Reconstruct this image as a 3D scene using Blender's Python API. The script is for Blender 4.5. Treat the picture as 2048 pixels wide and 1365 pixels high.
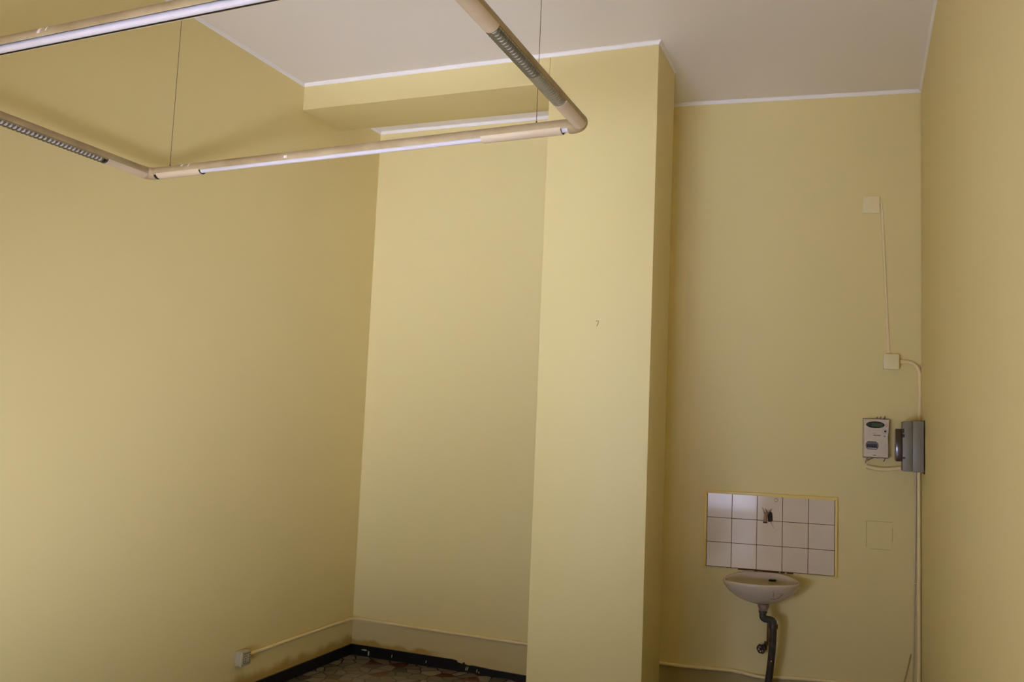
import bpy, bmesh, math, random
from mathutils import Vector, Matrix
PI = math.pi
random.seed(7)
S = bpy.context.scene
for o in list(bpy.data.objects):
    bpy.data.objects.remove(o)
C = S.collection

# ---------------------------------------------------------------- camera
cam_data = bpy.data.cameras.new('camera')
cam = bpy.data.objects.new('camera', cam_data)
C.objects.link(cam)
YAW, PITCH, ROLL = 0.383348, 0.092863, 0.042427
F = Vector((-math.sin(YAW)*math.cos(PITCH), math.cos(YAW)*math.cos(PITCH), math.sin(PITCH)))
R0 = Vector((math.cos(YAW), math.sin(YAW), 0))
U0 = R0.cross(F)
R = math.cos(ROLL)*R0 + math.sin(ROLL)*U0
U = -math.sin(ROLL)*R0 + math.cos(ROLL)*U0
m = Matrix((R, U, -F)).transposed().to_4x4()
m.translation = Vector((3.415807, -5.656568, 1.677578))
cam.matrix_world = m
cam_data.sensor_width = 36
cam_data.lens = 36*1781.0/2048
cam_data.clip_start = .05
S.camera = cam

# ---------------------------------------------------------------- daylight
S.view_settings.view_transform = 'Standard'
S.view_settings.look = 'None'
S.view_settings.exposure = 0.0
S.view_settings.gamma = 1.0
S.view_settings.use_curve_mapping = False
S.cycles.use_denoising = True
S.cycles.max_bounces = 10
S.cycles.diffuse_bounces = 7

w = bpy.data.worlds.new('daylight_sky')
S.world = w
w.use_nodes = True
bg = w.node_tree.nodes['Background']
bg.inputs['Color'].default_value = (.80, .86, 1.0, 1)
bg.inputs['Strength'].default_value = .0


def sun(strength, elev, azim, col=(.95, 1, 1.1)):
    d = bpy.data.lights.new('sun', 'SUN')
    d.energy = strength
    d.angle = math.radians(.6)
    d.color = col
    o = bpy.data.objects.new('sun', d)
    C.objects.link(o)
    o.rotation_euler = (math.radians(90-elev), 0, math.radians(azim))
    return o


def day_fill(name, x, z, sx, sz, power, tilt=0.0, spread=180, col=(1, 1, 1), turn=0.0, y=-7.02):
    """added area lamp standing in for daylight at the shopfront; tilt > 0 = thrown upward"""
    d = bpy.data.lights.new(name, 'AREA')
    d.shape = 'RECTANGLE'
    d.size, d.size_y = sx, sz
    d.energy = power
    d.color = col
    d.spread = math.radians(spread)
    o = bpy.data.objects.new(name, d)
    C.objects.link(o)
    o.location = (x, y, z)
    o.rotation_euler = (math.radians(90+tilt), 0, math.radians(turn))
    return o


#LIGHTS_BEGIN
# sun through the door behind the camera falls on the floor there; the area lamps are added
# in the shopfront openings as daylight fill, each aimed to brighten part of the room
DAY = (.93, .995, 1.40)
sun(68, 45, -2)
day_fill('left_fill_level', .75, .85, 1.0, .6, 2.2, 0, 40, DAY, -18)
day_fill('left_fill_across', .75, .85, 1.0, .6, 1.0, 8, 34, DAY, -37, y=-7.03)
day_fill('left_fill_steep', .75, .35, 1.0, .6, 3.2, 40, 100, DAY, 0)
day_fill('middle_fill_across', 1.85, .85, 1.0, .6, 6.7, 20, 52, DAY, -25)
day_fill('middle_fill_level', 1.85, .85, 1.0, .6, .9, -4, 40, DAY, 2, y=-7.03)
day_fill('middle_fill_steep', 1.85, .35, 1.0, .6, 5.3, 30, 60, DAY, 8)
day_fill('middle_fill_narrow', 1.85, .35, 1.0, .6, 2.3, 24, 32, DAY, 3, y=-7.03)
day_fill('middle_fill_low', 1.85, .35, 1.0, .6, 3.2, 8, 34, DAY, 24, y=-7.04)
day_fill('right_fill_across', 2.95, .35, 1.0, .6, 3.3, 12, 34, DAY, 34)
day_fill('right_fill_wide', 2.95, .35, 1.0, .6, 6.4, 20, 50, DAY, 25, y=-7.03)
day_fill('right_fill_narrow', 2.95, .35, 1.0, .6, 2.3, 22, 30, DAY, 22, y=-7.04)
day_fill('right_fill_upper', 2.95, .95, 1.0, .6, 4.1, 20, 50, DAY, 16)
#LIGHTS_END

# ---------------------------------------------------------------- mesh helpers


def obj(name, bm, mat, parent=None, smooth=False):
    me = bpy.data.meshes.new(name)
    bmesh.ops.recalc_face_normals(bm, faces=bm.faces)
    bm.to_mesh(me)
    bm.free()
    for mm in (mat if isinstance(mat, (list, tuple)) else [mat]):
        me.materials.append(mm)
    if smooth:
        for p in me.polygons:
            p.use_smooth = True
    o = bpy.data.objects.new(name, me)
    C.objects.link(o)
    if parent:
        o.parent = parent
    return o


def soft(o, ang=40):
    for p in o.data.polygons:
        p.use_smooth = True
    o.data.set_sharp_from_angle(angle=math.radians(ang))
    return o


def struct(name, bm, mat, parent=None):
    o = obj(name, bm, mat, parent)
    if parent is None:
        o['kind'] = 'structure'
    return o


def tag(o, label, cat, group=None):
    o['label'] = label
    o['category'] = cat
    if group:
        o['group'] = group
    return o


def thing(name, label, cat, loc=(0, 0, 0), rz=0.0, group=None, ry=0.0):
    o = bpy.data.objects.new(name, None)
    o.empty_display_size = .05
    C.objects.link(o)
    o.location = loc
    o.rotation_euler = (0, ry, rz)
    return tag(o, label, cat, group)


def B():
    return bmesh.new()


def box(bm, x0, x1, y0, y1, z0, z1, bev=0.0, seg=2, mi=0):
    vs = [bm.verts.new((x, y, z)) for x in (x0, x1) for y in (y0, y1) for z in (z0, z1)]
    fs = [bm.faces.new([vs[i] for i in q]) for q in
          ((0, 1, 3, 2), (4, 6, 7, 5), (0, 4, 5, 1), (2, 3, 7, 6), (0, 2, 6, 4), (1, 5, 7, 3))]
    for f in fs:
        f.material_index = mi
    if bev:
        es = list({e for f in fs for e in f.edges})
        bmesh.ops.bevel(bm, geom=es, offset=bev, segments=seg, profile=.5, affect='EDGES', clamp_overlap=True)
    return bm


def prism(bm, pts, z0, z1):
    """plan polygon (x, y) extruded from z0 to z1"""
    a = [bm.verts.new((p[0], p[1], z0)) for p in pts]
    b = [bm.verts.new((p[0], p[1], z1)) for p in pts]
    n = len(pts)
    bm.faces.new(a[::-1])
    bm.faces.new(b)
    for i in range(n):
        bm.faces.new((a[i], a[(i+1) % n], b[(i+1) % n], b[i]))
    return bm


def frames(path):
    P = [Vector(p) for p in path]
    T = []
    for i in range(len(P)):
        a = P[max(i-1, 0)]
        b = P[min(i+1, len(P)-1)]
        T.append((b-a).normalized())
    n = Vector((0, 0, 1)) if abs(T[0].z) < .9 else Vector((0, 1, 0))
    out = []
    for i in range(len(P)):
        n = (n - T[i]*n.dot(T[i])).normalized()
        out.append((P[i], n, T[i].cross(n)))
    return out


def tube(bm, path, r, seg=14, caps=True):
    rings = []
    fr = frames(path)
    for i, (p, n, b) in enumerate(fr):
        rr = r[i] if isinstance(r, (list, tuple)) else r
        rings.append([bm.verts.new(p + rr*(math.cos(2*PI*k/seg)*n + math.sin(2*PI*k/seg)*b)) for k in range(seg)])
    for i in range(len(rings)-1):
        for k in range(seg):
            bm.faces.new((rings[i][k], rings[i][(k+1) % seg], rings[i+1][(k+1) % seg], rings[i+1][k]))
    if caps:
        bm.faces.new(rings[0][::-1])
        bm.faces.new(rings[-1])
    return bm


def round_path(pts, rad, n=7):
    """polyline with its inner corners rounded"""
    P = [Vector(p) for p in pts]
    out = [P[0]]
    for i in range(1, len(P)-1):
        a = (P[i-1]-P[i])
        b = (P[i+1]-P[i])
        d = min(rad, a.length*(.96 if i == 1 else .49), b.length*(.96 if i == len(P)-2 else .49))
        p0 = P[i]+a.normalized()*d
        p2 = P[i]+b.normalized()*d
        for k in range(n+1):
            t = k/n
            out.append(p0*(1-t)**2 + P[i]*2*t*(1-t) + p2*t*t)
    out.append(P[-1])
    return out


def shell(bm, p0, p1, ro, ri, a0, a1, n=28):
    """half-pipe: an arc of the tube from p0 to p1 (angles in degrees, 90 = up)"""
    p0, p1 = Vector(p0), Vector(p1)
    t = (p1-p0).normalized()
    up = Vector((0, 0, 1))
    u = t.cross(up).normalized()
    ring = []
    for r, rng in ((ro, range(n+1)), (ri, range(n, -1, -1))):
        for k in rng:
            a = math.radians(a0+(a1-a0)*k/n)
            ring.append(r*(math.cos(a)*u + math.sin(a)*up))
    A = [bm.verts.new(p0+v) for v in ring]
    D = [bm.verts.new(p1+v) for v in ring]
    L = len(ring)
    for i in range(L):
        bm.faces.new((A[i], A[(i+1) % L], D[(i+1) % L], D[i]))
    for k in range(n):
        bm.faces.new((A[k], A[k+1], A[L-2-k], A[L-1-k]))
        bm.faces.new((D[k+1], D[k], D[L-1-k], D[L-2-k]))
    return bm


def disc(bm, c, axis, r, h, seg=24, bev=0.0):
    c, axis = Vector(c), Vector(axis).normalized()
    if bev:
        tube(bm, [c, c+axis*(h-bev), c+axis*h], [r, r, r-bev], seg)
    else:
        tube(bm, [c, c+axis*h], r, seg)
    return bm


# ---------------------------------------------------------------- material helpers


def mat(name, col, rough=.5, metal=0.0, spec=.5, noise=None, bump=None, coat=0.0):
    """noise = (scale, amount, second colour); bump = (scale, strength)"""
    mt = bpy.data.materials.new(name)
    mt.use_nodes = True
    nt = mt.node_tree
    bs = nt.nodes['Principled BSDF']
    bs.inputs['Base Color'].default_value = (*col, 1)
    bs.inputs['Roughness'].default_value = rough
    bs.inputs['Metallic'].default_value = metal
    bs.inputs['Specular IOR Level'].default_value = spec
    bs.inputs['Coat Weight'].default_value = coat
    tc = nt.nodes.new('ShaderNodeTexCoord')
    if noise:
        nz = nt.nodes.new('ShaderNodeTexNoise')
        nz.inputs['Scale'].default_value = noise[0]
        nz.inputs['Detail'].default_value = 5
        nt.links.new(tc.outputs['Object'], nz.inputs['Vector'])
        rp = nt.nodes.new('ShaderNodeMapRange')
        rp.inputs['From Min'].default_value = .4
        rp.inputs['From Max'].default_value = .68
        rp.inputs['To Max'].default_value = noise[1]
        nt.links.new(nz.outputs['Fac'], rp.inputs['Value'])
        mx = nt.nodes.new('ShaderNodeMixRGB')
        mx.inputs['Color1'].default_value = (*col, 1)
        mx.inputs['Color2'].default_value = (*noise[2], 1)
        nt.links.new(rp.outputs['Result'], mx.inputs['Fac'])
        nt.links.new(mx.outputs['Color'], bs.inputs['Base Color'])
    if bump:
        nb = nt.nodes.new('ShaderNodeTexNoise')
        nb.inputs['Scale'].default_value = bump[0]
        nb.inputs['Detail'].default_value = 4
        nt.links.new(tc.outputs['Object'], nb.inputs['Vector'])
        bp = nt.nodes.new('ShaderNodeBump')
        bp.inputs['Strength'].default_value = bump[1]
        bp.inputs['Distance'].default_value = .004
        nt.links.new(nb.outputs['Fac'], bp.inputs['Height'])
        nt.links.new(bp.outputs['Normal'], bs.inputs['Normal'])
    return mt


WALL = (.74, .63, .292)


def wall_mat(name, old_top=None, old_col=(.40, .26, .055), dirt_top=None, dirt_col=(.57, .475, .225), axis='X', old_range=None, old_soft=.012, grime=None):
    """cream yellow plaster paint; near the floor a ragged band where the older ochre coat was left, and a grubby strip"""
    mt = mat(name, WALL, rough=.5, spec=.35, noise=(1.3, .2, (.71, .596, .265)), bump=(9.0, .22))
    nt = mt.node_tree
    bs = nt.nodes['Principled BSDF']
    tc = [n for n in nt.nodes if n.type == 'TEX_COORD'][0]
    src = bs.inputs['Base Color'].links[0].from_socket
    sep = nt.nodes.new('ShaderNodeSeparateXYZ')
    nt.links.new(tc.outputs['Object'], sep.inputs[0])

    def math_(op, a, b=None):
        n = nt.nodes.new('ShaderNodeMath')
        n.operation = op
        for i, v in enumerate((a, b)):
            if v is None:
                continue
            if isinstance(v, (int, float)):
                n.inputs[i].default_value = v
            else:
                nt.links.new(v, n.inputs[i])
        return n.outputs[0]

    def layer(src, top, amp, sc, col, softness, rng=None, strength=1.0):
        nz = nt.nodes.new('ShaderNodeTexNoise')
        nz.inputs['Scale'].default_value = sc
        nz.inputs['Detail'].default_value = 6
        nt.links.new(tc.outputs['Object'], nz.inputs['Vector'])
        h = math_('ADD', sep.outputs['Z'], math_('MULTIPLY', math_('SUBTRACT', nz.outputs['Fac'], .5), amp))
        mr = nt.nodes.new('ShaderNodeMapRange')
        mr.interpolation_type = 'SMOOTHSTEP'
        mr.inputs['From Min'].default_value = top-softness
        mr.inputs['From Max'].default_value = top+softness
        mr.inputs['To Min'].default_value = strength
        mr.inputs['To Max'].default_value = 0
        nt.links.new(h, mr.inputs['Value'])
        fac = mr.outputs['Result']
        if rng:
            m2 = nt.nodes.new('ShaderNodeMapRange')
            m2.interpolation_type = 'SMOOTHSTEP'
            m2.inputs['From Min'].default_value = rng[0]
            m2.inputs['From Max'].default_value = rng[1]
            m2.inputs['To Min'].default_value = rng[2]
            m2.inputs['To Max'].default_value = rng[3]
            nt.links.new(sep.outputs[axis], m2.inputs['Value'])
            fac = math_('MULTIPLY', fac, m2.outputs['Result'])
        mx = nt.nodes.new('ShaderNodeMixRGB')
        nt.links.new(fac, mx.inputs['Fac'])
        nt.links.new(src, mx.inputs['Color1'])
        mx.inputs['Color2'].default_value = (*col, 1)
        return mx.outputs['Color']

    if dirt_top:
        src = layer(src, dirt_top, .03, 5, dirt_col, .012, strength=.8)
    if grime:
        src = layer(src, grime[0], .03, 5, grime[3], .012, (grime[1], grime[2], 0, 1), strength=.75)
    if old_top:
        src = layer(src, old_top, .10, 7, old_col, old_soft, old_range, strength=.85)
    nt.links.new(src, bs.inputs['Base Color'])
    return mt


M_WALL = wall_mat('cream_wall_paint')
M_WALL_L = wall_mat('cream_wall_paint_left', old_top=.125, old_soft=.03, axis='Y')
M_WALL_B = wall_mat('cream_wall_paint_back', old_top=.105, dirt_top=.235, axis='X', old_range=(.58, .72, 1, .12), grime=(.237, 2.1, 2.3, (.33, .265, .10)))
M_CEIL = mat('white_ceiling_paint', (.83, .775, .685), rough=.7, spec=.2, noise=(.9, .15, (.80, .74, .65)), bump=(11, .15))
M_TRIM = mat('white_cornice_paint', (.84, .80, .745), rough=.5, spec=.4)
M_BASE = mat('black_skirting', (.005, .005, .0055), rough=.34, spec=.3, noise=(22, .3, (.012, .011, .010)))
M_BEIGE = mat('aged_beige_enamel', (.42, .325, .17), rough=.4, spec=.5, noise=(7, .8, (.30, .21, .095)))
M_COVER = mat('beige_snap_cover', (.60, .475, .31), rough=.38, spec=.5, noise=(5, .5, (.50, .38, .23)))
M_LAMP = mat('frosted_lamp_glass', (.62, .57, .57), rough=.2, spec=.5)
M_STEEL = mat('lamp_end_metal', (.66, .64, .62), rough=.3, metal=.4)
M_BLACK = mat('black_plastic_and_shade', (.008, .007, .006), rough=.5)  # black parts, and the shade painted into covers and gaps
M_LOUV = mat('dull_bronze_louvre', (.17, .145, .075), rough=.36, metal=.35)
M_LOUV2 = mat('dull_olive_louvre', (.235, .195, .10), rough=.42, metal=.2)
M_INNER = mat('housing_inside_shade', (.06, .05, .032), rough=.55)
M_WIRE = mat('dark_steel_wire', (.10, .075, .05), rough=.5, metal=.3)
M_WHITEFLECK = mat('white_paint_fleck', (.85, .78, .74), rough=.6)
M_SPLASH = mat('grey_plaster_splash', (.46, .41, .31), rough=.8)
M_PLASTIC = mat('painted_conduit_cream', (.82, .70, .37), rough=.42, noise=(14, .4, (.75, .62, .30)))
M_PLASTIC2 = mat('cream_box_plastic', (.80, .70, .39), rough=.4, noise=(9, .2, (.76, .65, .34)))
M_SOCKET = mat('ivory_socket_plastic', (.45, .405, .26), rough=.32, noise=(20, .4, (.38, .335, .20)))
M_HOLE = mat('dark_hole', (.02, .014, .006), rough=.8)
M_METER = mat('white_meter_plastic', (.66, .57, .44), rough=.35, noise=(15, .25, (.55, .46, .34)))
M_GREYP = mat('grey_box_plastic', (.20, .185, .14), rough=.42, noise=(12, .4, (.17, .15, .11)))
M_SMOKE = mat('smoked_door_plastic', (.045, .026, .014), rough=.18, coat=.3)
M_LCD = mat('green_display', (.05, .075, .015), rough=.25)
M_LCDBEZ = mat('black_display_bezel', (.012, .014, .018), rough=.2)
M_BLUE = mat('blue_breaker_lever', (.02, .03, .10), rough=.35)
M_GREYD = mat('dark_grey_window', (.14, .13, .12), rough=.3)
M_PRINT = mat('dark_grey_print', (.13, .10, .08), rough=.6)
M_PRINTL = mat('pale_grey_print', (.42, .38, .38), rough=.6)
M_PRINTR = mat('red_print', (.40, .13, .09), rough=.6)
M_CERAMIC = mat('glazed_ceramic', (.56, .485, .38), rough=.14, spec=.5, noise=(8, .35, (.48, .40, .28)), coat=.3)
M_PIPE = mat('grimy_lead_pipe', (.032, .027, .022), rough=.36, spec=.5, noise=(26, .7, (.085, .062, .042)))
M_TRAP = mat('dark_grey_trap', (.045, .042, .038), rough=.42)
M_DRAIN = mat('stained_drain_flange', (.34, .24, .19), rough=.35, noise=(40, .8, (.16, .09, .05)))
M_RUST = mat('rusty_pipe', (.10, .052, .018), rough=.7, noise=(60, .7, (.17, .08, .03)))
M_VALVE = mat('blackened_valve', (.02, .012, .01), rough=.45, noise=(80, .5, (.06, .02, .015)))
M_BRASS = mat('dull_brass_stub', (.34, .22, .14), rough=.4, metal=.5)
M_FIBRE = mat('hemp_fibre', (.22, .14, .08), rough=.9)
M_PLUG = mat('tan_wall_plug', (.46, .34, .20), rough=.5)
M_BORDER = mat('yellow_painted_edge', (.80, .63, .20), rough=.4, noise=(18, .3, (.72, .55, .15)))
M_CRACK = mat('dull_ochre_line', (.40, .31, .12), rough=.7)
M_CRACK2 = mat('faint_ochre_line', (.52, .42, .18), rough=.7)
M_GREYCABLE = mat('grey_cable', (.58, .50, .34), rough=.5)


def tile_mat():
    mt = mat('white_glazed_tile', (.68, .59, .46), rough=.10, spec=.4, noise=(6, .35, (.60, .51, .37)), coat=.12)
    return mt


M_TILE = tile_mat()
M_GROUT = mat('brown_grout', (.075, .036, .016), rough=.9)


def floor_mat():
    mt = mat('crazy_paving_marble', (.3, .26, .18), rough=.25, spec=.5)
    nt = mt.node_tree
    bs = nt.nodes['Principled BSDF']
    tc = [n for n in nt.nodes if n.type == 'TEX_COORD'][0]
    wn = nt.nodes.new('ShaderNodeTexNoise')
    wn.inputs['Scale'].default_value = 5
    nt.links.new(tc.outputs['Object'], wn.inputs['Vector'])
    mv = nt.nodes.new('ShaderNodeVectorMath')
    mv.operation = 'MULTIPLY_ADD'
    nt.links.new(wn.outputs['Color'], mv.inputs[0])
    mv.inputs[1].default_value = (.05, .05, 0)
    nt.links.new(tc.outputs['Object'], mv.inputs[2])
    cells = []
    for feat in ('F1', 'DISTANCE_TO_EDGE'):
        v = nt.nodes.new('ShaderNodeTexVoronoi')
        v.voronoi_dimensions = '2D'
        v.feature = feat
        v.inputs['Scale'].default_value = 10.5
        v.inputs['Randomness'].default_value = 1
        nt.links.new(mv.outputs[0], v.inputs['Vector'])
        cells.append(v)
    sp = nt.nodes.new('ShaderNodeSeparateXYZ')
    nt.links.new(cells[0].outputs['Color'], sp.inputs[0])
    cr = nt.nodes.new('ShaderNodeValToRGB')
    cr.color_ramp.interpolation = 'CONSTANT'
    e = cr.color_ramp.elements
    e[0].position, e[0].color = 0, (0.147, 0.130, 0.091, 1)
    e[1].position, e[1].color = .22, (0.181, 0.160, 0.121, 1)
    for pos, col in ((.42, (0.116, 0.106, 0.078)), (.58, (0.216, 0.194, 0.147)), (.70, (0.091, 0.084, 0.065)), (.80, (0.164, 0.130, 0.095)), (.88, (0.112, 0.024, 0.011))):
        n = e.new(pos)
        n.color = (*col, 1)
    nt.links.new(sp.outputs[0], cr.inputs['Fac'])
    gr = nt.nodes.new('ShaderNodeMapRange')
    gr.inputs['From Min'].default_value = .025
    gr.inputs['From Max'].default_value = .05
    nt.links.new(cells[1].outputs['Distance'], gr.inputs['Value'])
    mx = nt.nodes.new('ShaderNodeMixRGB')
    mx.inputs['Color1'].default_value = (.022, .012, .007, 1)
    nt.links.new(gr.outputs['Result'], mx.inputs['Fac'])
    nt.links.new(cr.outputs['Color'], mx.inputs['Color2'])
    fine = nt.nodes.new('ShaderNodeTexNoise')
    fine.inputs['Scale'].default_value = 40
    nt.links.new(tc.outputs['Object'], fine.inputs['Vector'])
    m3 = nt.nodes.new('ShaderNodeMixRGB')
    m3.blend_type = 'MULTIPLY'
    m3.inputs['Fac'].default_value = .5
    nt.links.new(mx.outputs['Color'], m3.inputs['Color1'])
    nt.links.new(fine.outputs['Color'], m3.inputs['Color2'])
    nt.links.new(mx.outputs['Color'], bs.inputs['Base Color'])
    return mt


M_FLOOR = floor_mat()

# ---------------------------------------------------------------- room shell
H = 3.821            # ceiling
TB = .022            # cornice drop
B1, B2 = .981, .549  # front and rear of the pillar and beam line
ZB = 3.645           # underside of the beam
PX0, PX1 = 1.694, 2.331
ANG = math.atan(.10262)      # the wall with the basin runs a little askew
SC, SS = math.cos(ANG), math.sin(ANG)
YF = -7.0
RW = lambda y: 3.7034 - .00836*y


def sk(s, out=0.0, z=0.0):
    """point on the basin wall: s metres along it from behind the pillar, out metres into the room"""
    return Vector((PX1+SC*s+SS*out, SS*s-SC*out, z))


CORNER = sk(1.379)
FAR = sk(1.6)
struct('floor', prism(B(), [(-.15, YF-.2), (4.1, YF-.2), (4.1, .4), (-.15, .4)], -.12, 0), M_FLOOR)
struct('ceiling', prism(B(), [(-.15, YF-.2), (4.1, YF-.2), (4.1, .4), (-.15, .4)], H, H+.12), M_CEIL)
struct('wall_left', prism(B(), [(-.15, YF-.2), (0, YF-.2), (0, .15), (-.15, .15)], 0, H), M_WALL_L)
struct('wall_back', prism(B(), [(0, 0), (PX1, 0), (FAR.x, FAR.y), (FAR.x, FAR.y+.18), (PX1, .17), (0, .15)], 0, H), M_WALL_B)
struct('wall_right', prism(B(), [(RW(.135), .135), (RW(YF-.2), YF-.2), (RW(YF-.2)+.15, YF-.2), (RW(.135)+.15, .135)], 0, H), M_WALL)
bm = B()  # unseen front wall, its openings shaped to limit the sun on the floor
box(bm, 0, .20, YF-.2, YF, 0, H)
box(bm, 3.50, RW(YF), YF-.2, YF, 0, H)
box(bm, .20, 1.25, YF-.2, YF, 3.1, H)
box(bm, 1.25, 3.50, YF-.2, YF, 1.30, H)
struct('wall_front', bm, M_WALL)
bm = B()
box(bm, PX0, PX1, -B1, -B2, 0, H, .006, 2)
soft(struct('pillar', bm, M_WALL))
bm = B()
box(bm, 0, PX0, -B1, -B2, ZB, H, .005, 2)
soft(struct('beam', bm, M_WALL))


def cornice(name, a, b, n):
    """white strip under the ceiling from a to b (plan points), n = direction out of the wall"""
    a, b, n = Vector((*a, 0)), Vector((*b, 0)), Vector((*n, 0)).normalized()
    bm = B()
    prof = [(0, H), (.012, H), (.012, H-.006), (.005, H-TB+.003), (0, H-TB)]
    A = [bm.verts.new(a+n*o+Vector((0, 0, z))) for o, z in prof]
    D = [bm.verts.new(b+n*o+Vector((0, 0, z))) for o, z in prof]
    k = len(prof)
    bm.faces.new(A)
    bm.faces.new(D[::-1])
    for i in range(k):
        bm.faces.new((A[i], D[i], D[(i+1) % k], A[(i+1) % k]))
    struct(name, bm, M_TRIM)


cornice('trim_1', (0, YF), (0, -B1), (1, 0))
cornice('trim_2', (0, -B1), (PX1, -B1), (0, -1))
cornice('trim_3', (PX1, -B1-.012), (PX1, -B2), (1, 0))
cornice('trim_4', (0, -B2), (0, 0), (1, 0))
cornice('trim_5', (0, 0), (PX1, 0), (0, -1))
cornice('trim_6', (PX1, 0), (CORNER.x, CORNER.y), (SS, -SC))
cornice('trim_7', (RW(.13), .13), (RW(YF), YF), (-1, 0))

# skirting: full height, then a broken step where plaster has been smeared over its top
bm = B()
box(bm, 0, .012, YF, -.0, 0, .073, .002, 1)
bl = struct('baseboard_left', bm, M_BASE)
prof = [(.012, 0), (2.30, 0), (2.30, .036), (1.32, .038), (1.08, .043), (.955, .050), (.915, .047), (.893, .051), (.889, .061), (.882, .061), (.876, .050), (.838, .0565), (.832, .067), (.80, .071), (.012, .073)]
bm = B()
fa = [bm.verts.new((x, -.012, z)) for x, z in prof]
ba = [bm.verts.new((x, 0, z)) for x, z in prof]
bm.faces.new(fa)
bm.faces.new(ba[::-1])
for i in range(len(prof)):
    j = (i+1) % len(prof)
    bm.faces.new((fa[i], fa[j], ba[j], ba[i]))
bb = struct('baseboard_back', bm, M_BASE)


def fleck(x0, x1, z0, z1, y=-.0135, parent=None, lean=0.0):
    bm = B()
    vs = []
    n = 9
    for k in range(n):
        a = 2*PI*k/n
        q = .82+.3*random.random()
        cx, cz = (x0+x1)/2, (z0+z1)/2
        dz = (z1-z0)/2*math.sin(a)*q
        vs.append((cx+(x1-x0)/2*math.cos(a)*q+dz*lean, cz+dz))
    a = [bm.verts.new((x, y, z)) for x, z in vs]
    b = [bm.verts.new((x, -.0119, z)) for x, z in vs]
    bm.faces.new(a)
    bm.faces.new(b[::-1])
    for i in range(n):
        bm.faces.new((a[i], a[(i+1) % n], b[(i+1) % n], b[i]))
    o = obj('plaster_splash', bm, M_SPLASH, parent)
    return o


for f in ((.090, .142, .038, .050, 0), (.145, .158, .008, .046, .1), (.335, .341, .020, .043, .1), (.603, .609, .018, .040, .2), (.903, .909, .012, .040, .3), (.914, .921, .010, .040, .3), (.985, .991, .010, .034, .1), (1.005, .999, .006, .02, -.3)):
    fleck(f[0], f[1], f[2], f[3], parent=bb, lean=f[4])

# ---------------------------------------------------------------- suspended tubular light frame
ZL = 2.81
RH = .028
NL, FL_, FR_, NR = Vector((.190, -3.70, ZL)), Vector((.170, -2.398, ZL)), Vector((2.410, -2.545, ZL)), Vector((2.414, -3.80, ZL))
lf = thing('pendant_light_frame', 'rectangular beige tubular light frame hung from the ceiling on thin wires', 'light', (1.3, -3.1, H))
OFF = Vector(lf.location)


def loc(p):
    return Vector(p)-OFF


EL = .040    # elbow size
ends = {}
for nm, a, b in (('left', NL, FL_), ('far', FL_, FR_), ('right', FR_, NR), ('near', NR, NL)):
    t = (b-a).normalized()
    ends[nm] = (a+t*EL, b-t*EL, t)
LIPS = {'left': (-31, 211), 'far': (-30, 214), 'right': (-31, 211), 'near': (-47, 202)}   # edges of the open underside
for nm, (a, b, t) in ends.items():
    bm = B()
    lo, hi = LIPS[nm]
    shell(bm, loc(a), loc(b), RH, RH-.0018, lo, hi, 36)
    hz = soft(obj('tube_housing', bm, M_BEIGE, lf))
    bm = B()
    shell(bm, loc(a), loc(b), RH-.0019, RH-.0026, lo+1, hi-1, 30)
    soft(obj('inner_shade_lining', bm, M_INNER, hz))  # dark lining paints the shade inside the housing
for (a, b, c) in ((NL, FL_, FR_), (FL_, FR_, NR), (FR_, NR, NL), (NR, NL, FL_)):
    p0 = b+(a-b).normalized()*(EL-.001)
    p2 = b+(c-b).normalized()*(EL-.001)
    ctr = b+(a-b).normalized()*EL+(c-b).normalized()*EL
    path = [b+(a-b).normalized()*(EL+.012)]
    for k in range(13):
        th = PI/2*k/12
        path.append(ctr-(c-b).normalized()*EL*math.cos(th)-(a-b).normalized()*EL*math.sin(th))
    path.append(b+(c-b).normalized()*(EL+.012))
    bm = B()
    tube(bm, [loc(p) for p in path], RH+.0012, 30)
    soft(obj('corner_elbow', bm, M_BEIGE, lf))


def at(nm, d):
    a, b, t = ends[nm]
    return a+t*d


def plug(nm, d0, d1):
    """black end piece closing a cover"""
    bm = B()
    shell(bm, loc(at(nm, d0)), loc(at(nm, d1)), RH+.0004, .001, 214, 326, 20)
    obj('cover_mouth_shade', bm, M_BLACK, lf)


def lamp(nm, d0, d1, z=-.0098):
    dz = Vector((0, 0, z))
    bm = B()
    tube(bm, [loc(at(nm, d0)+dz), loc(at(nm, d1)+dz)], .0128, 20)
    lm = soft(obj('fluorescent_lamp', bm, M_LAMP, lf))
    for e0, e1 in ((d0-.001, d0+.022), (d1-.022, d1+.001)):
        bm = B()
        tube(bm, [loc(at(nm, e0)+dz), loc(at(nm, e1)+dz)], .0133, 20)
        soft(obj('lamp_end_cap', bm, M_STEEL, lm))
    for e0, e1 in ((d0-.016, d0-.0015), (d1+.0015, d1+.016)):
        bm = B()
        shell(bm, loc(at(nm, e0)), loc(at(nm, e1)), RH-.001, .001, -180, 180, 24)
        obj('holder_shade', bm, M_BLACK, lf)  # black disc stands in for the dark interior of the tube


def cover(nm, d0, d1):
    bm = B()
    shell(bm, loc(at(nm, d0)), loc(at(nm, d1)), RH+.0016, RH+.0002, 198, 342, 26)
    return soft(obj('snap_on_cover', bm, M_COVER, lf))


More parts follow.
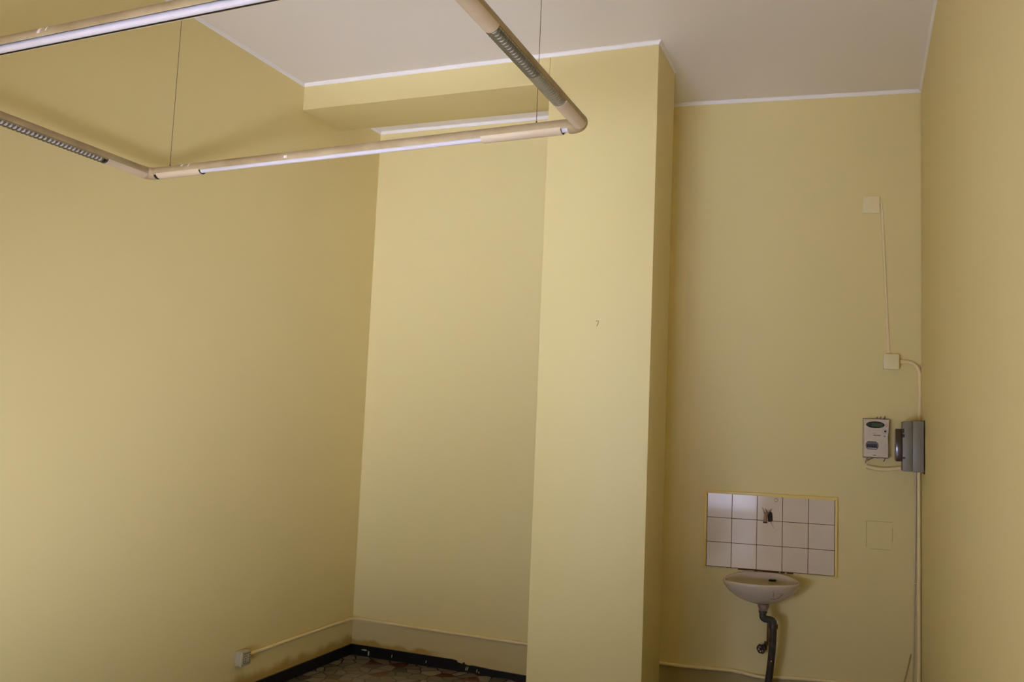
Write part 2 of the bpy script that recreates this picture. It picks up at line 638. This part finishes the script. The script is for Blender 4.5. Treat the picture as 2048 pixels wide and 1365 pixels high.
def louvre(nm, d0, d1, pitch, mt=None):
    bm = B()
    n = int((d1-d0)/pitch)
    a, b, t = ends[nm]
    for k in range(n+1):
        d = d0+(d1-d0)*k/n
        shell(bm, loc(at(nm, d-.0008)), loc(at(nm, d+.0008)), RH+.0012, RH-.0125, 203, 337, 18)
    shell(bm, loc(at(nm, d0)), loc(at(nm, d1)), RH+.0012, RH-.010, 200, 204, 2)
    shell(bm, loc(at(nm, d0)), loc(at(nm, d1)), RH+.0012, RH-.010, 336, 340, 2)
    return obj('louvre', bm, mt or M_LOUV, lf)


LFAR = (ends['far'][1]-ends['far'][0]).length
LNEAR = (ends['near'][1]-ends['near'][0]).length
LS = (ends['left'][1]-ends['left'][0]).length
LR = (ends['right'][1]-ends['right'][0]).length
# far bar: lamps bare except for a cover left at either end
cover('far', .030, .300)
cover('far', LFAR-.380, LFAR-.040)
plug('far', .0125, .017)
plug('far', .292, .2985)
plug('far', LFAR-.046, LFAR-.0415)
lamp('far', .034, LFAR-.004)
# near bar: bare lamps all along
lamp('near', .12, 1.63)
lamp('near', 1.69, LNEAR-.03)
# right bar: closed cover, two louvres, closed cover (measured from the far corner)
lamp('right', .24, LR-.05)
cover('right', .0, .238)
louvre('right', .242, .500, .0165, M_LOUV2)
louvre('right', .502, .845, .0185)
cover('right', .848, LR)
# left bar (measured from the near corner)
lamp('left', .04, LS-.26)
cover('left', .0, .12)
louvre('left', .122, .66, .0205)
louvre('left', .662, LS-.245, .0205)
cover('left', LS-.240, LS)
# white flecks of paint on the tubes


def band(nm, d0, d1, a0, a1):
    bm = B()
    shell(bm, loc(at(nm, d0)), loc(at(nm, d1)), RH+.0009, RH-.0003, a0, a1, 8)
    obj('paint_fleck', bm, M_WHITEFLECK, lf)


# the far bar runs left to right with its camera side at angles around 0 degrees
band('far', .185, .197, 25, 60)
band('far', .232, .239, 15, 55)
band('far', .806, .822, -12, 10)
band('near', 1.325, 1.338, 135, 178)
band('near', 1.297, 1.302, 140, 170)
# wires up to the ceiling
for nm, d in (('far', (Vector((.300, -2.407, ZL))-ends['far'][0]).length), ('far', (Vector((2.219, -2.533, ZL))-ends['far'][0]).length), ('near', .18), ('near', LNEAR-.14)):
    p = at(nm, d)
    bm = B()
    tube(bm, [loc((p.x, p.y, ZL+RH-.002)), loc((p.x, p.y, H))], .00125, 8)
    obj('suspension_wire', bm, M_WIRE, lf)
    bm = B()
    disc(bm, loc((p.x, p.y, ZL+RH-.001)), (0, 0, 1), .003, .009, 12, .001)
    obj('wire_grip', bm, M_WIRE, lf)

# ---------------------------------------------------------------- wall with the basin: boxes, trunking, conduits


def on_wall(name, label, cat, s, z, group=None, ry=0.0):
    """thing whose local x runs along the basin wall, -y into the room"""
    return thing(name, label, cat, sk(s, 0, z), ANG, group, ry)


jb = on_wall('junction_box', 'flat square cream junction box highest on the wall above the meter', 'junction box', 1.096, 3.104)
bm = B()
box(bm, -.046, .046, -.014, 0, -.051, .051, .003, 2)
soft(obj('box_base', bm, M_PLASTIC2, jb))
bm = B()
box(bm, -.0475, .0475, -.020, -.0142, -.0525, .0525, .0025, 2)
soft(obj('lid', bm, M_PLASTIC2, jb))

tr = on_wall('cable_trunking', 'slim cream cable trunking slanting down between the two square junction boxes', 'trunking', 1.155, 3.112)
bm = B()
for (x0, x1, dd) in ((-.0075, .0075, .011),):
    a = [(x0, 0, 0), (x1, 0, 0), (x1+.043, 0, -.918), (x0+.043, 0, -.918)]
    f0 = [bm.verts.new(p) for p in a]
    f1 = [bm.verts.new((p[0]+(.002 if i in (0, 3) else -.002), -dd, p[2])) for i, p in enumerate(a)]
    bm.faces.new(f0)
    bm.faces.new(f1[::-1])
    for i in range(4):
        bm.faces.new((f0[i], f0[(i+1) % 4], f1[(i+1) % 4], f1[i]))
obj('channel', bm, M_PLASTIC2, tr)
bm = B()
box(bm, -.018, .0075, -.012, 0, .0002, .008, .001, 1)
obj('end_cap', bm, M_PLASTIC2, tr)

jb2 = on_wall('junction_box', 'raised square cream junction box with a curved conduit leaving its right side', 'junction box', 1.209, 2.143)
bm = B()
box(bm, -.042, .042, -.034, 0, -.043, .043, .003, 2)
soft(obj('box_base', bm, M_PLASTIC2, jb2))
bm = B()
box(bm, -.044, .044, -.040, -.0342, -.045, .045, .0025, 2)
soft(obj('lid', bm, M_PLASTIC2, jb2))

cb = on_wall('conduit', 'cream conduit bending from the lower square box down to the grey box', 'conduit', 1.256, 2.145)
bm = B()
tube(bm, round_path([(0, -.016, 0), (.112, -.016, 0), (.112, -.016, -.345)], .085, 12), .0105, 16)
soft(obj('pipe', bm, M_PLASTIC, cb))
for p, ax in (((.001, -.016, 0), (1, 0, 0)), ((.112, -.016, -.105), (0, 0, -1))):
    bm = B()
    disc(bm, p, ax, .0125, .022, 16)
    soft(obj('coupling', bm, M_PLASTIC, cb))

# electricity meter
me_ = on_wall('electricity_meter', 'white electricity meter with an oval green display and a row of blue breaker levers', 'electricity meter', 1.127, 1.573)
FO = -.060   # its front


def meter_body():
    bm = B()
    # outline with the waist on the right-hand side
    out = [(-.069, 0), (.064, -.001), (.066, .05), (.064, .095), (.0625, .125), (.067, .150), (.069, .224), (-.068, .224), (-.0685, .11)]
    a = [bm.verts.new((x, -.012, z)) for x, z in out]
    b = [bm.verts.new((x, FO+.004, z)) for x, z in out]
    c = [bm.verts.new((x*.975, FO, .112+(z-.112)*.98)) for x, z in out]
    n = len(out)
    for u_, v_ in ((a, b), (b, c)):
        for i in range(n):
            bm.faces.new((u_[i], u_[(i+1) % n], v_[(i+1) % n], v_[i]))
    bm.faces.new(a)
    bm.faces.new(c[::-1])
    return bm


obj('case', meter_body(), M_METER, me_)
bm = B()
box(bm, -.071, .071, -.0125, 0, -.006, .229, .002, 1)
obj('back_plate', bm, M_GREYP, me_)


def face_xy(u_, v_):
    return (-.0685+.137*u_, .224-.225*v_)


def ellipse(bm, cx, cz, rx, rz, y0, y1, n=40):
    a = [bm.verts.new((cx+rx*math.cos(2*PI*k/n), y0, cz+rz*math.sin(2*PI*k/n))) for k in range(n)]
    b = [bm.verts.new((cx+rx*.97*math.cos(2*PI*k/n), y1, cz+rz*.95*math.sin(2*PI*k/n))) for k in range(n)]
    bm.faces.new(a[::-1])
    bm.faces.new(b)
    for i in range(n):
        bm.faces.new((a[i], a[(i+1) % n], b[(i+1) % n], b[i]))
    return bm


cx, cz = face_xy(.448, .149)
dp = obj('display', ellipse(B(), cx, cz, .052, .021, FO+.001, FO-.002), M_LCDBEZ, me_)
bm = B()
box(bm, cx-.022, cx+.040, FO-.0028, FO-.0019, cz-.011, cz+.010, .001, 1)
obj('screen', bm, M_LCD, dp)
cx, cz = face_xy(.824, .31)
bm = B()
disc(bm, (cx, FO+.001, cz), (0, -1, 0), .0135, .003, 28, .001)
bt = soft(obj('button_ring', bm, M_PRINTL, me_))
bm = B()
disc(bm, (cx, FO-.001, cz), (0, -1, 0), .0115, .003, 28, .001)
soft(obj('button_dish', bm, M_METER, bt))
bm = B()
disc(bm, (cx+.002, FO-.003, cz), (0, -1, 0), .006, .004, 20, .001)
soft(obj('button', bm, M_BLACK, bt))
cx, cz = face_xy(.926, .155)
bm = B()
disc(bm, (cx-.003, FO+.001, cz), (0, -1, 0), .0072, .0015, 20)
rg = obj('emblem', bm, M_PRINTR, me_)
bm = B()
disc(bm, (cx-.003, FO, cz), (0, -1, 0), .0052, .001, 20)
obj('emblem_centre', bm, M_METER, rg)
# printed lines
for (u0, u1, v0, v1, mm) in ((.36, .46, .355, .364, M_PRINTL), (.34, .47, .372, .384, M_PRINTL), (.36, .66, .412, .434, M_PRINT), (.78, .865, .432, .452, M_PRINT), (.36, .475, .935, .955, M_PRINT), (.49, .61, .946, .953, M_PRINTL),
                             (.15, .28, .29, .30, M_PRINTL), (.15, .26, .335, .345, M_PRINTL), (.15, .24, .405, .415, M_PRINTL), (.33, .66, .290, .297, M_PRINTL)):
    x0, z1 = face_xy(u0, v0)
    x1, z0 = face_xy(u1, v1)
    bm = B()
    box(bm, x0, x1, FO-.0004, FO+.0005, z0, z1)
    obj('printed_line', bm, mm, me_)
# breaker window
x0, z1 = face_xy(.055, .585)
x1, z0 = face_xy(.583, .80)
bm = B()
prism(bm, [(x0+.012, 0), (x1-.012, 0), (x1-.003, .010), (x1, .024), (x1-.003, .038), (x1-.014, z1-z0), (x0+.014, z1-z0), (x0+.003, .038), (x0, .024), (x0+.003, .010)], 0, .002)
bmesh.ops.rotate(bm, verts=bm.verts, cent=(0, 0, 0), matrix=Matrix.Rotation(PI/2, 3, 'X'))
bmesh.ops.translate(bm, verts=bm.verts, vec=(0, FO+.001, z0))
bw = obj('breaker_window', bm, M_GREYD, me_)
bm = B()
box(bm, x0+.008, x1-.010, FO-.003, FO-.0005, z0+.012, z0+.030, .001, 1)
obj('breaker_body', bm, M_LCDBEZ, bw)
for k in range(4):
    xx = x0+.013+k*.0125
    bm = B()
    box(bm, xx, xx+.009, FO-.007, FO-.003, z0+.015, z0+.027, .001, 1)
    obj('breaker_lever', bm, M_BLUE, bw)
bm = B()
box(bm, x0+.012, x1-.012, FO-.0035, FO-.0005, z0+.006, z0+.0105)
obj('breaker_label', bm, M_METER, bw)
# stubs of wire above and below
for x, dx, zz, r in ((.004, .004, .014, .003), (.022, .006, .016, .003), (.040, .010, .012, .0045), (.048, .004, .022, .002)):
    bm = B()
    tube(bm, [(x, -.022, .222), (x+.3*dx, -.022, .222+zz*.6), (x+dx, -.020, .224+zz)], r, 8)
    obj('wire_stub', bm, M_GREYD, me_)
for path in ([(-.044, -.03, .001), (-.052, -.028, -.018), (-.058, -.022, -.037)], [(-.006, -.03, .001), (-.030, -.028, -.012), (-.046, -.024, -.022)], [(.052, -.03, .001), (.049, -.028, -.012), (.043, -.022, -.024)]):
    bm = B()
    tube(bm, path, .0028, 8)
    soft(obj('supply_wire', bm, M_GREYD, me_))
bm = B()
box(bm, .045, .062, -.035, -.012, -.005, -.0005, .001, 1)
obj('terminal_latch', bm, M_PRINT, me_)

fc = on_wall('flexible_conduit', 'sagging beige cable sleeve running below the meter to the grey box', 'cable sleeve', 1.075, 1.512)
bm = B()
tube(bm, round_path([(0, -.022, .004), (.04, -.022, -.006), (.10, -.022, -.009), (.16, -.022, -.002), (.186, -.022, .003)], .04, 8), .0125, 16, False)
soft(obj('sleeve', bm, M_PLASTIC, fc))
bm = B()
disc(bm, (.006, -.022, .003), (1, 0, -.2), .0115, .004, 14)
obj('dark_mouth', bm, M_HOLE, fc)
bm = B()
disc(bm, (.182, -.022, .002), (1, 0, .05), .0145, .016, 16)
soft(obj('coupling', bm, M_PLASTIC, fc))

# distribution box on the right wall, its side turned to the room
db = thing('distribution_box', 'grey plastic fuse box on the right wall with a smoked brown door', 'fuse box', (RW(-.08), -.08, 1.505), 0)
# local: -x out of the right wall, y along it
bm = B()
box(bm, -.062, -.004, -.115, .115, .0, .285, .004, 2)
soft(obj('box_base', bm, M_GREYP, db))
bm = B()
box(bm, -.114, -.0625, -.112, .112, .002, .280, .005, 2)
soft(obj('box_cover', bm, M_GREYP, db))
for z0, z1 in ((-.008, .024), (.256, .288)):
    bm = B()
    box(bm, -.0035, 0, -.112, .112, z0, z1)
    obj('gap_shade', bm, M_BLACK, db)  # black strips paint the dark gap between box and wall
bm = B()
box(bm, -.150, -.1145, -.106, .106, .055, .238, .006, 2)
dr = soft(obj('smoked_door', bm, M_SMOKE, db))
for x0, x1, z0, z1 in ((-.118, -.105, .215, .238), (-.114, -.103, .190, .207), (-.113, -.100, .071, .082)):
    bm = B()
    box(bm, x0, x1, -.1145, -.1122, z0, z1, .001, 1)
    obj('hinge', bm, M_BLACK, dr)

# conduits dropping in the corner
cc = on_wall('conduit', 'cream conduit dropping straight down the corner below the grey box', 'conduit', 1.364, 0)
bm = B()
tube(bm, [(0, -.013, .0), (.0, -.013, 1.50)], .0105, 16)
soft(obj('pipe', bm, M_PLASTIC, cc))
bm = B()
disc(bm, (0, -.013, .955), (0, 0, 1), .0125, .02, 16)
soft(obj('coupling', bm, M_PLASTIC, cc))
gc = on_wall('cable', 'thin grey cable clipped beside the corner conduit below the grey box', 'cable', 1.344, 0)
bm = B()
tube(bm, [(.004, -.006, 1.503), (.003, -.006, 1.2), (-.002, -.006, .85), (-.006, -.006, .5), (-.010, -.006, .3), (-.008, -.006, .27)], .0045, 8)
soft(obj('sheath', bm, M_GREYCABLE, gc))
bm = B()
box(bm, -.008, .008, -.013, 0, .85, .858, .001, 1)
obj('clip', bm, M_PLASTIC, gc)
sc_ = on_wall('loose_cable', 'short painted cable slanting down the wall near the right corner', 'cable', 1.32, .0)
bm = B()
tube(bm, [(.003, -.004, .450), (-.016, -.005, .36), (-.036, -.005, .28), (-.09, -.006, .05)], .0042, 8)
soft(obj('sheath', bm, M_CRACK, sc_))

# painted-over blank plate
pl = on_wall('blank_plate', 'square blank plate painted over in wall colour right of the tiles', 'cover plate', 1.151, 1.114)
bm = B()
box(bm, -.070, .070, -.0035, 0, -.079, .079, .0012, 1)
obj('plate', bm, M_WALL, pl)
bm = B()
box(bm, -.0735, -.0705, -.0006, 0, -.070, .080)
box(bm, -.0735, .070, -.0006, 0, .0795, .0825)
box(bm, .0705, .0735, -.0006, 0, -.03, .045)
box(bm, -.05, .06, -.0006, 0, -.0825, -.0795)
obj('edge_crack', bm, M_CRACK2, pl)

# ---------------------------------------------------------------- tiles
TX, TZ, TS = .1555, .858, .1492
tl = on_wall('tile_splashback', 'panel of fifteen white square tiles with a yellow painted edge above the basin', 'tile panel', TX, TZ)
bm = B()
for c in range(5):
    for r in range(3):
        x0 = c*TS+.0014
        z0 = r*TS+.0014
        box(bm, x0, x0+TS-.0028, -.011, -.002, z0, z0+TS-.0028, .001, 1)
obj('tiles', bm, M_TILE, tl)
bm = B()
box(bm, -.0015, 5*TS+.0015, -.0098, -.001, -.0015, 3*TS+.0015)
obj('grout', bm, M_GROUT, tl)
bm = B()
W5, H3 = 5*TS, 3*TS
box(bm, -.017, -.0016, -.0125, -.001, -.008, H3+.015, .003, 2)
box(bm, W5+.0016, W5+.017, -.0125, -.001, -.008, H3+.015, .003, 2)
box(bm, -.0175, W5+.0175, -.0126, -.001, H3-.003, H3+.016, .003, 2)
soft(obj('painted_edge', bm, M_BORDER, tl))
bm = B()
random.seed(3)
x = .19
while x < .50:
    wd = .02+.03*random.random()
    hh = .003+.005*random.random()
    box(bm, x, x+wd, -.008, -.001, -.0035-hh, -.0018)
    x += wd+(.0 if x < .36 else .015*random.random())
obj('dirty_joint', bm, M_GROUT, tl)

ps = on_wall('pipe_stub', 'stub of a removed tap with frayed hemp poking from the tiles', 'pipe stub', .520, 1.158)
bm = B()
out = [(-.004, .055), (.010, .060), (.020, .052), (.023, .030), (.024, .004), (.016, -.003), (-.002, -.004), (-.006, .020)]
n = len(out)
a = [bm.verts.new((p[0]+.002, -.0118, p[1]-.004)) for p in out]
b = [bm.verts.new((p[0]+.002, -.0112, p[1]-.004)) for p in out]
bm.faces.new(a)
bm.faces.new(b[::-1])
for i in range(n):
    bm.faces.new((a[i], a[(i+1) % n], b[(i+1) % n], b[i]))
obj('broken_hole', bm, M_HOLE, ps)
bm = B()
tube(bm, round_path([(-.006, -.0140, .046), (-.016, -.034, .034), (-.019, -.038, -.006)], .02, 6), .0105, 14)
sp_ = soft(obj('pipe_end', bm, M_BRASS, ps))
bm = B()
disc(bm, (-.019, -.038, -.0065), (0, 0, -1), .0125, .007, 16)
soft(obj('pipe_collar', bm, M_VALVE, sp_))
for pa, r0 in (([(-.016, -.030, .030), (-.026, -.034, .052), (-.036, -.033, .078)], .0036), ([(-.004, -.025, .044), (-.010, -.030, .060), (-.020, -.030, .070)], .0042), ([(.002, -.02, .045), (.010, -.026, .060), (.018, -.026, .072)], .0034), ([(.012, -.018, .0), (.018, -.020, -.018), (.034, -.018, -.042)], .0016)):
    q = round_path(pa, .02, 5)
    bm = B()
    tube(bm, q, [r0*(1-.55*i/(len(q)-1)) for i in range(len(q))], 7)
    obj('hemp_strand', bm, M_FIBRE, ps)

wp = on_wall('wall_plug', 'small round tan plug set in the top middle tile', 'wall plug', .564, 1.283)
bm = B()
disc(bm, (0, -.0112, 0), (0, -1, 0), .0115, .005, 24, .002)
soft(obj('rim', bm, M_PLUG, wp))
bm = B()
disc(bm, (0, -.0163, 0), (0, -1, 0), .006, .0008, 20)
obj('centre', bm, M_TILE, wp)

# ---------------------------------------------------------------- wash basin
BS = .490
ba_ = on_wall('washbasin', 'small oval white washbasin fixed to the wall below the tiles', 'washbasin', BS, .645, ry=-math.radians(1.6))


def basin():
    """rings from the drain up the outside, over the rim and down the inside"""
    bm = B()
    n = 56
    prof = [(.09, .040, 0), (.17, .041, 0), (.30, .048, 0), (.46, .058, 0), (.62, .074, 0), (.78, .098, 0), (.89, .121, .1), (.955, .143, .4), (.99, .156, .9), (1.0, .164, 1), (.992, .171, 1), (.97, .175, 1), (.925, .175, 1), (.90, .169, .95),
            (.865, .148, .6), (.77, .112, .25), (.62, .086, .05), (.42, .070, 0), (.20, .064, 0), (.09, .062, 0)]
    rings = []
    for k, (sc, z, lift) in enumerate(prof):
        ring = []
        for i in range(n):
            a = 2*PI*i/n
            cx_, cy_ = math.cos(a), math.sin(a)
            px = .222*sc*math.copysign(abs(cx_)**.92, cx_)
            out = .165 + .162*sc*cy_ + (1-sc)*.004
            back = max(0.0, -cy_)
            if out < .006+(.034*(1 if k > 10 else 0)*back):
                out = .006+(.034*(1 if k > 10 else 0)*back)
            zz = z + lift*.030*(max(0, -cy_-.15)/.85)**1.2
            ring.append(bm.verts.new((px, -out, zz)))
        rings.append(ring)
    for k in range(len(rings)-1):
        for i in range(n):
            bm.faces.new((rings[k][i], rings[k][(i+1) % n], rings[k+1][(i+1) % n], rings[k+1][i]))
    bm.faces.new(rings[0][::-1])
    bm.faces.new(rings[-1])
    return bm


o = obj('bowl', basin(), M_CERAMIC, ba_, True)
sm = o.modifiers.new('sub', 'SUBSURF')
sm.levels = sm.render_levels = 1
bm = B()
box(bm, .042, .086, -.062, -.040, .156, .168, .005, 3)
soft(obj('overflow_slot', bm, M_BLACK, ba_))
bm = B()
disc(bm, (.0, -.165, .0635), (0, 0, 1), .026, .003, 24, .001)
soft(obj('drain_grate', bm, M_STEEL, ba_))
# hairline cracks on the outside of the bowl


def bowl_front(x, z):
    """distance out from the wall of the bowl's outside at height z above the basin's base"""
    P = [(.62, .074), (.78, .098), (.89, .121), (.955, .143), (.99, .156)]
    for (s0, z0), (s1, z1) in zip(P, P[1:]):
        if z0 <= z <= z1:
            sc = s0+(s1-s0)*(z-z0)/(z1-z0)
            c_ = min(.98, abs(x)/(.222*sc))**(1/.92)
            return .165+.162*sc*math.sqrt(max(0, 1-c_*c_))+(1-sc)*.004
    return .2


for line in ([(.064, .142), (.070, .128), (.066, .112), (.067, .098)], [(.052, .092), (.078, .090), (.098, .100), (.108, .112)], [(.106, .126), (.124, .124)], [(.104, .112), (.120, .118)]):
    pts = []
    for (x0, z0), (x1, z1) in zip(line, line[1:]):
        for k in range(4):
            x, z = x0+(x1-x0)*k/4, z0+(z1-z0)*k/4
            pts.append((x, -bowl_front(x, z)-.0004, z))
    pts.append((line[-1][0], -bowl_front(*line[-1])-.0004, line[-1][1]))
    bm = B()
    tube(bm, pts, .0012, 6)
    obj('hairline_crack', bm, M_FIBRE, ba_)

wt = on_wall('waste_pipe', 'dark waste pipe with a trap dropping from the basin to the floor', 'waste pipe', .497, 0)
bm = B()
tube(bm, [(.002, -.165, .684), (.002, -.165, .674), (.001, -.165, .655), (0, -.165, .645)], [.033, .034, .026, .023], 22)
soft(obj('drain_flange', bm, M_DRAIN, wt))
bm = B()
tube(bm, round_path([(0, -.165, .645), (-.001, -.163, .601), (.061, -.150, .594), (.060, -.148, .545)], .019, 8), .0205, 20)
soft(obj('trap', bm, M_TRAP, wt))
bm = B()
disc(bm, (0, -.165, .649), (0, 0, -1), .0245, .014, 20, .002)
soft(obj('trap_nut', bm, M_PIPE, wt))
bm = B()
disc(bm, (.060, -.148, .572), (0, 0, -1), .0262, .026, 20, .002)
soft(obj('collar', bm, M_PIPE, wt))
bm = B()
tube(bm, [(.060, -.148, .55), (.056, -.138, .42), (.046, -.120, .30), (.034, -.10, .20), (.02, -.085, .0)], .0212, 20)
pp = soft(obj('pipe', bm, M_PIPE, wt))
bm = B()
disc(bm, (.0515, -.1512, .36), (0, -1, .1), .0035, .002, 10)
obj('paint_fleck', bm, M_WHITEFLECK, pp)

va = on_wall('shutoff_valve', 'old blackened stop valve with a spoked handwheel left of the waste pipe', 'valve', .502, .405)
bm = B()
disc(bm, (.004, 0, 0), (0, -1, 0), .010, .045, 14)
soft(obj('valve_stem', bm, M_VALVE, va))
bm = B()
disc(bm, (.004, -.012, .0), (0, -1, 0), .019, .022, 6)
obj('valve_body', bm, M_VALVE, va)
wheel_c = Vector((-.012, -.060, -.002))
ax = Vector((-.45, -1, 0)).normalized()
e1 = ax.cross(Vector((0, 0, 1))).normalized()
e2 = e1.cross(ax)
bm = B()
ring = [wheel_c+.023*(1+.06*math.cos(6*2*PI*k/36))*(math.cos(2*PI*k/36)*e1+math.sin(2*PI*k/36)*e2) for k in range(37)]
tube(bm, ring, .0048, 8, False)
for k in range(6):
    a = 2*PI*k/6+.2
    tube(bm, [wheel_c, wheel_c+.021*(math.cos(a)*e1+math.sin(a)*e2)], .003, 6)
disc(bm, wheel_c-ax*.006, ax, .008, .012, 10)
soft(obj('handwheel', bm, M_VALVE, va))
bm = B()
tube(bm, [(.004, -.044, 0), wheel_c+ax*.002], .006, 10)
soft(obj('spindle', bm, M_VALVE, va))
bm = B()
tube(bm, [(.026, -.009, .155), (.024, -.009, .012)], .006, 10)
soft(obj('riser_pipe', bm, M_RUST, va))
bm = B()
disc(bm, (.018, -.012, .012), (0, 0, 1), .014, .022, 6)
obj('pipe_nut', bm, M_RUST, va)

# ---------------------------------------------------------------- low conduit and socket
lc = thing('low_conduit', 'cream conduit running low along the walls from the socket past the pillar', 'conduit', (0, 0, .25))
bm = B()
q = [(.0125, -1.175, .004), (.0125, -.66, .006), (.0125, -.0125, .004), (.615, -.0125, -.003), (1.33, -.0125, -.008), (PX1-.02, -.0125, -.010)]
for s, out, z in ((.03, .0125, -.011), (.131, .0125, -.008), (.339, .0125, -.002), (.44, .0125, -.018), (.52, .0125, -.025), (.60, .0125, -.011), (.70, .0125, -.004), (.883, .0125, -.001), (1.335, .0125, 0)):
    p = sk(s, out, z)
    q.append((p.x, p.y, p.z))
path = round_path(q, .055, 8)
tube(bm, path, .0105, 14)
soft(obj('pipe', bm, M_PLASTIC, lc))
for c_, ax_ in (((.0125, -1.19, .0035), (0, 1, 0)), ((.0125, -.95, .005), (0, 1, 0)), ((.78, -.0125, -.0045), (1, 0, 0)), (sk(.12, .0125, -.008), (SC, SS, 0))):
    bm = B()
    disc(bm, c_, ax_, .0128, .022, 14)
    soft(obj('coupling', bm, M_PLASTIC, lc))

so = thing('wall_socket', 'boxy ivory surface socket low on the left wall at the conduit end', 'socket', (0, -1.2425, .2515))
# local: +x out of the left wall, y along it
bm = B()
box(bm, 0, .036, -.0415, .0405, -.0415, .0415, .004, 2)
soft(obj('box_base', bm, M_SOCKET, so))
bm = B()
box(bm, .0362, .052, -.0425, .0415, -.0425, .0425, .005, 3)
fp = soft(obj('front_plate', bm, M_SOCKET, so))
bm = B()
box(bm, .0515, .0526, -.026, .036, -.030, .030, .0005, 1)
obj('module_recess', bm, M_HOLE, fp)
for y0, kind in ((-.0225, 1), (-.0035, 0), (.0155, 1)):
    bm = B()
    box(bm, .0522, .0552, y0, y0+.0175, -.027, .027, .0012, 2)
    md = soft(obj('socket_module', bm, M_SOCKET, fp))
    if kind:
        for zz in (-.015, 0, .015):
            bm = B()
            disc(bm, (.0551, y0+.00875, zz), (1, 0, 0), .0034, .0006, 14)
            obj('contact_hole', bm, M_HOLE, md)
for yy, zz in ((-.035, .036), (-.035, -.036)):
    bm = B()
    disc(bm, (.0518, yy, zz), (1, 0, 0), .003, .0008, 12)
    obj('screw', bm, M_HOLE, fp)

# small chip in the plaster of the pillar
ch = thing('plaster_scuff', 'tiny dark scuff mark halfway up the front of the pillar', 'scuff mark', (2.031, -B1, 2.245))
bm = B()
tube(bm, [(-.008, -.001, .014), (.006, -.001, .016), (.003, -.001, .0), (-.003, -.001, -.014)], .0016, 6)
obj('mark', bm, M_RUST, ch)
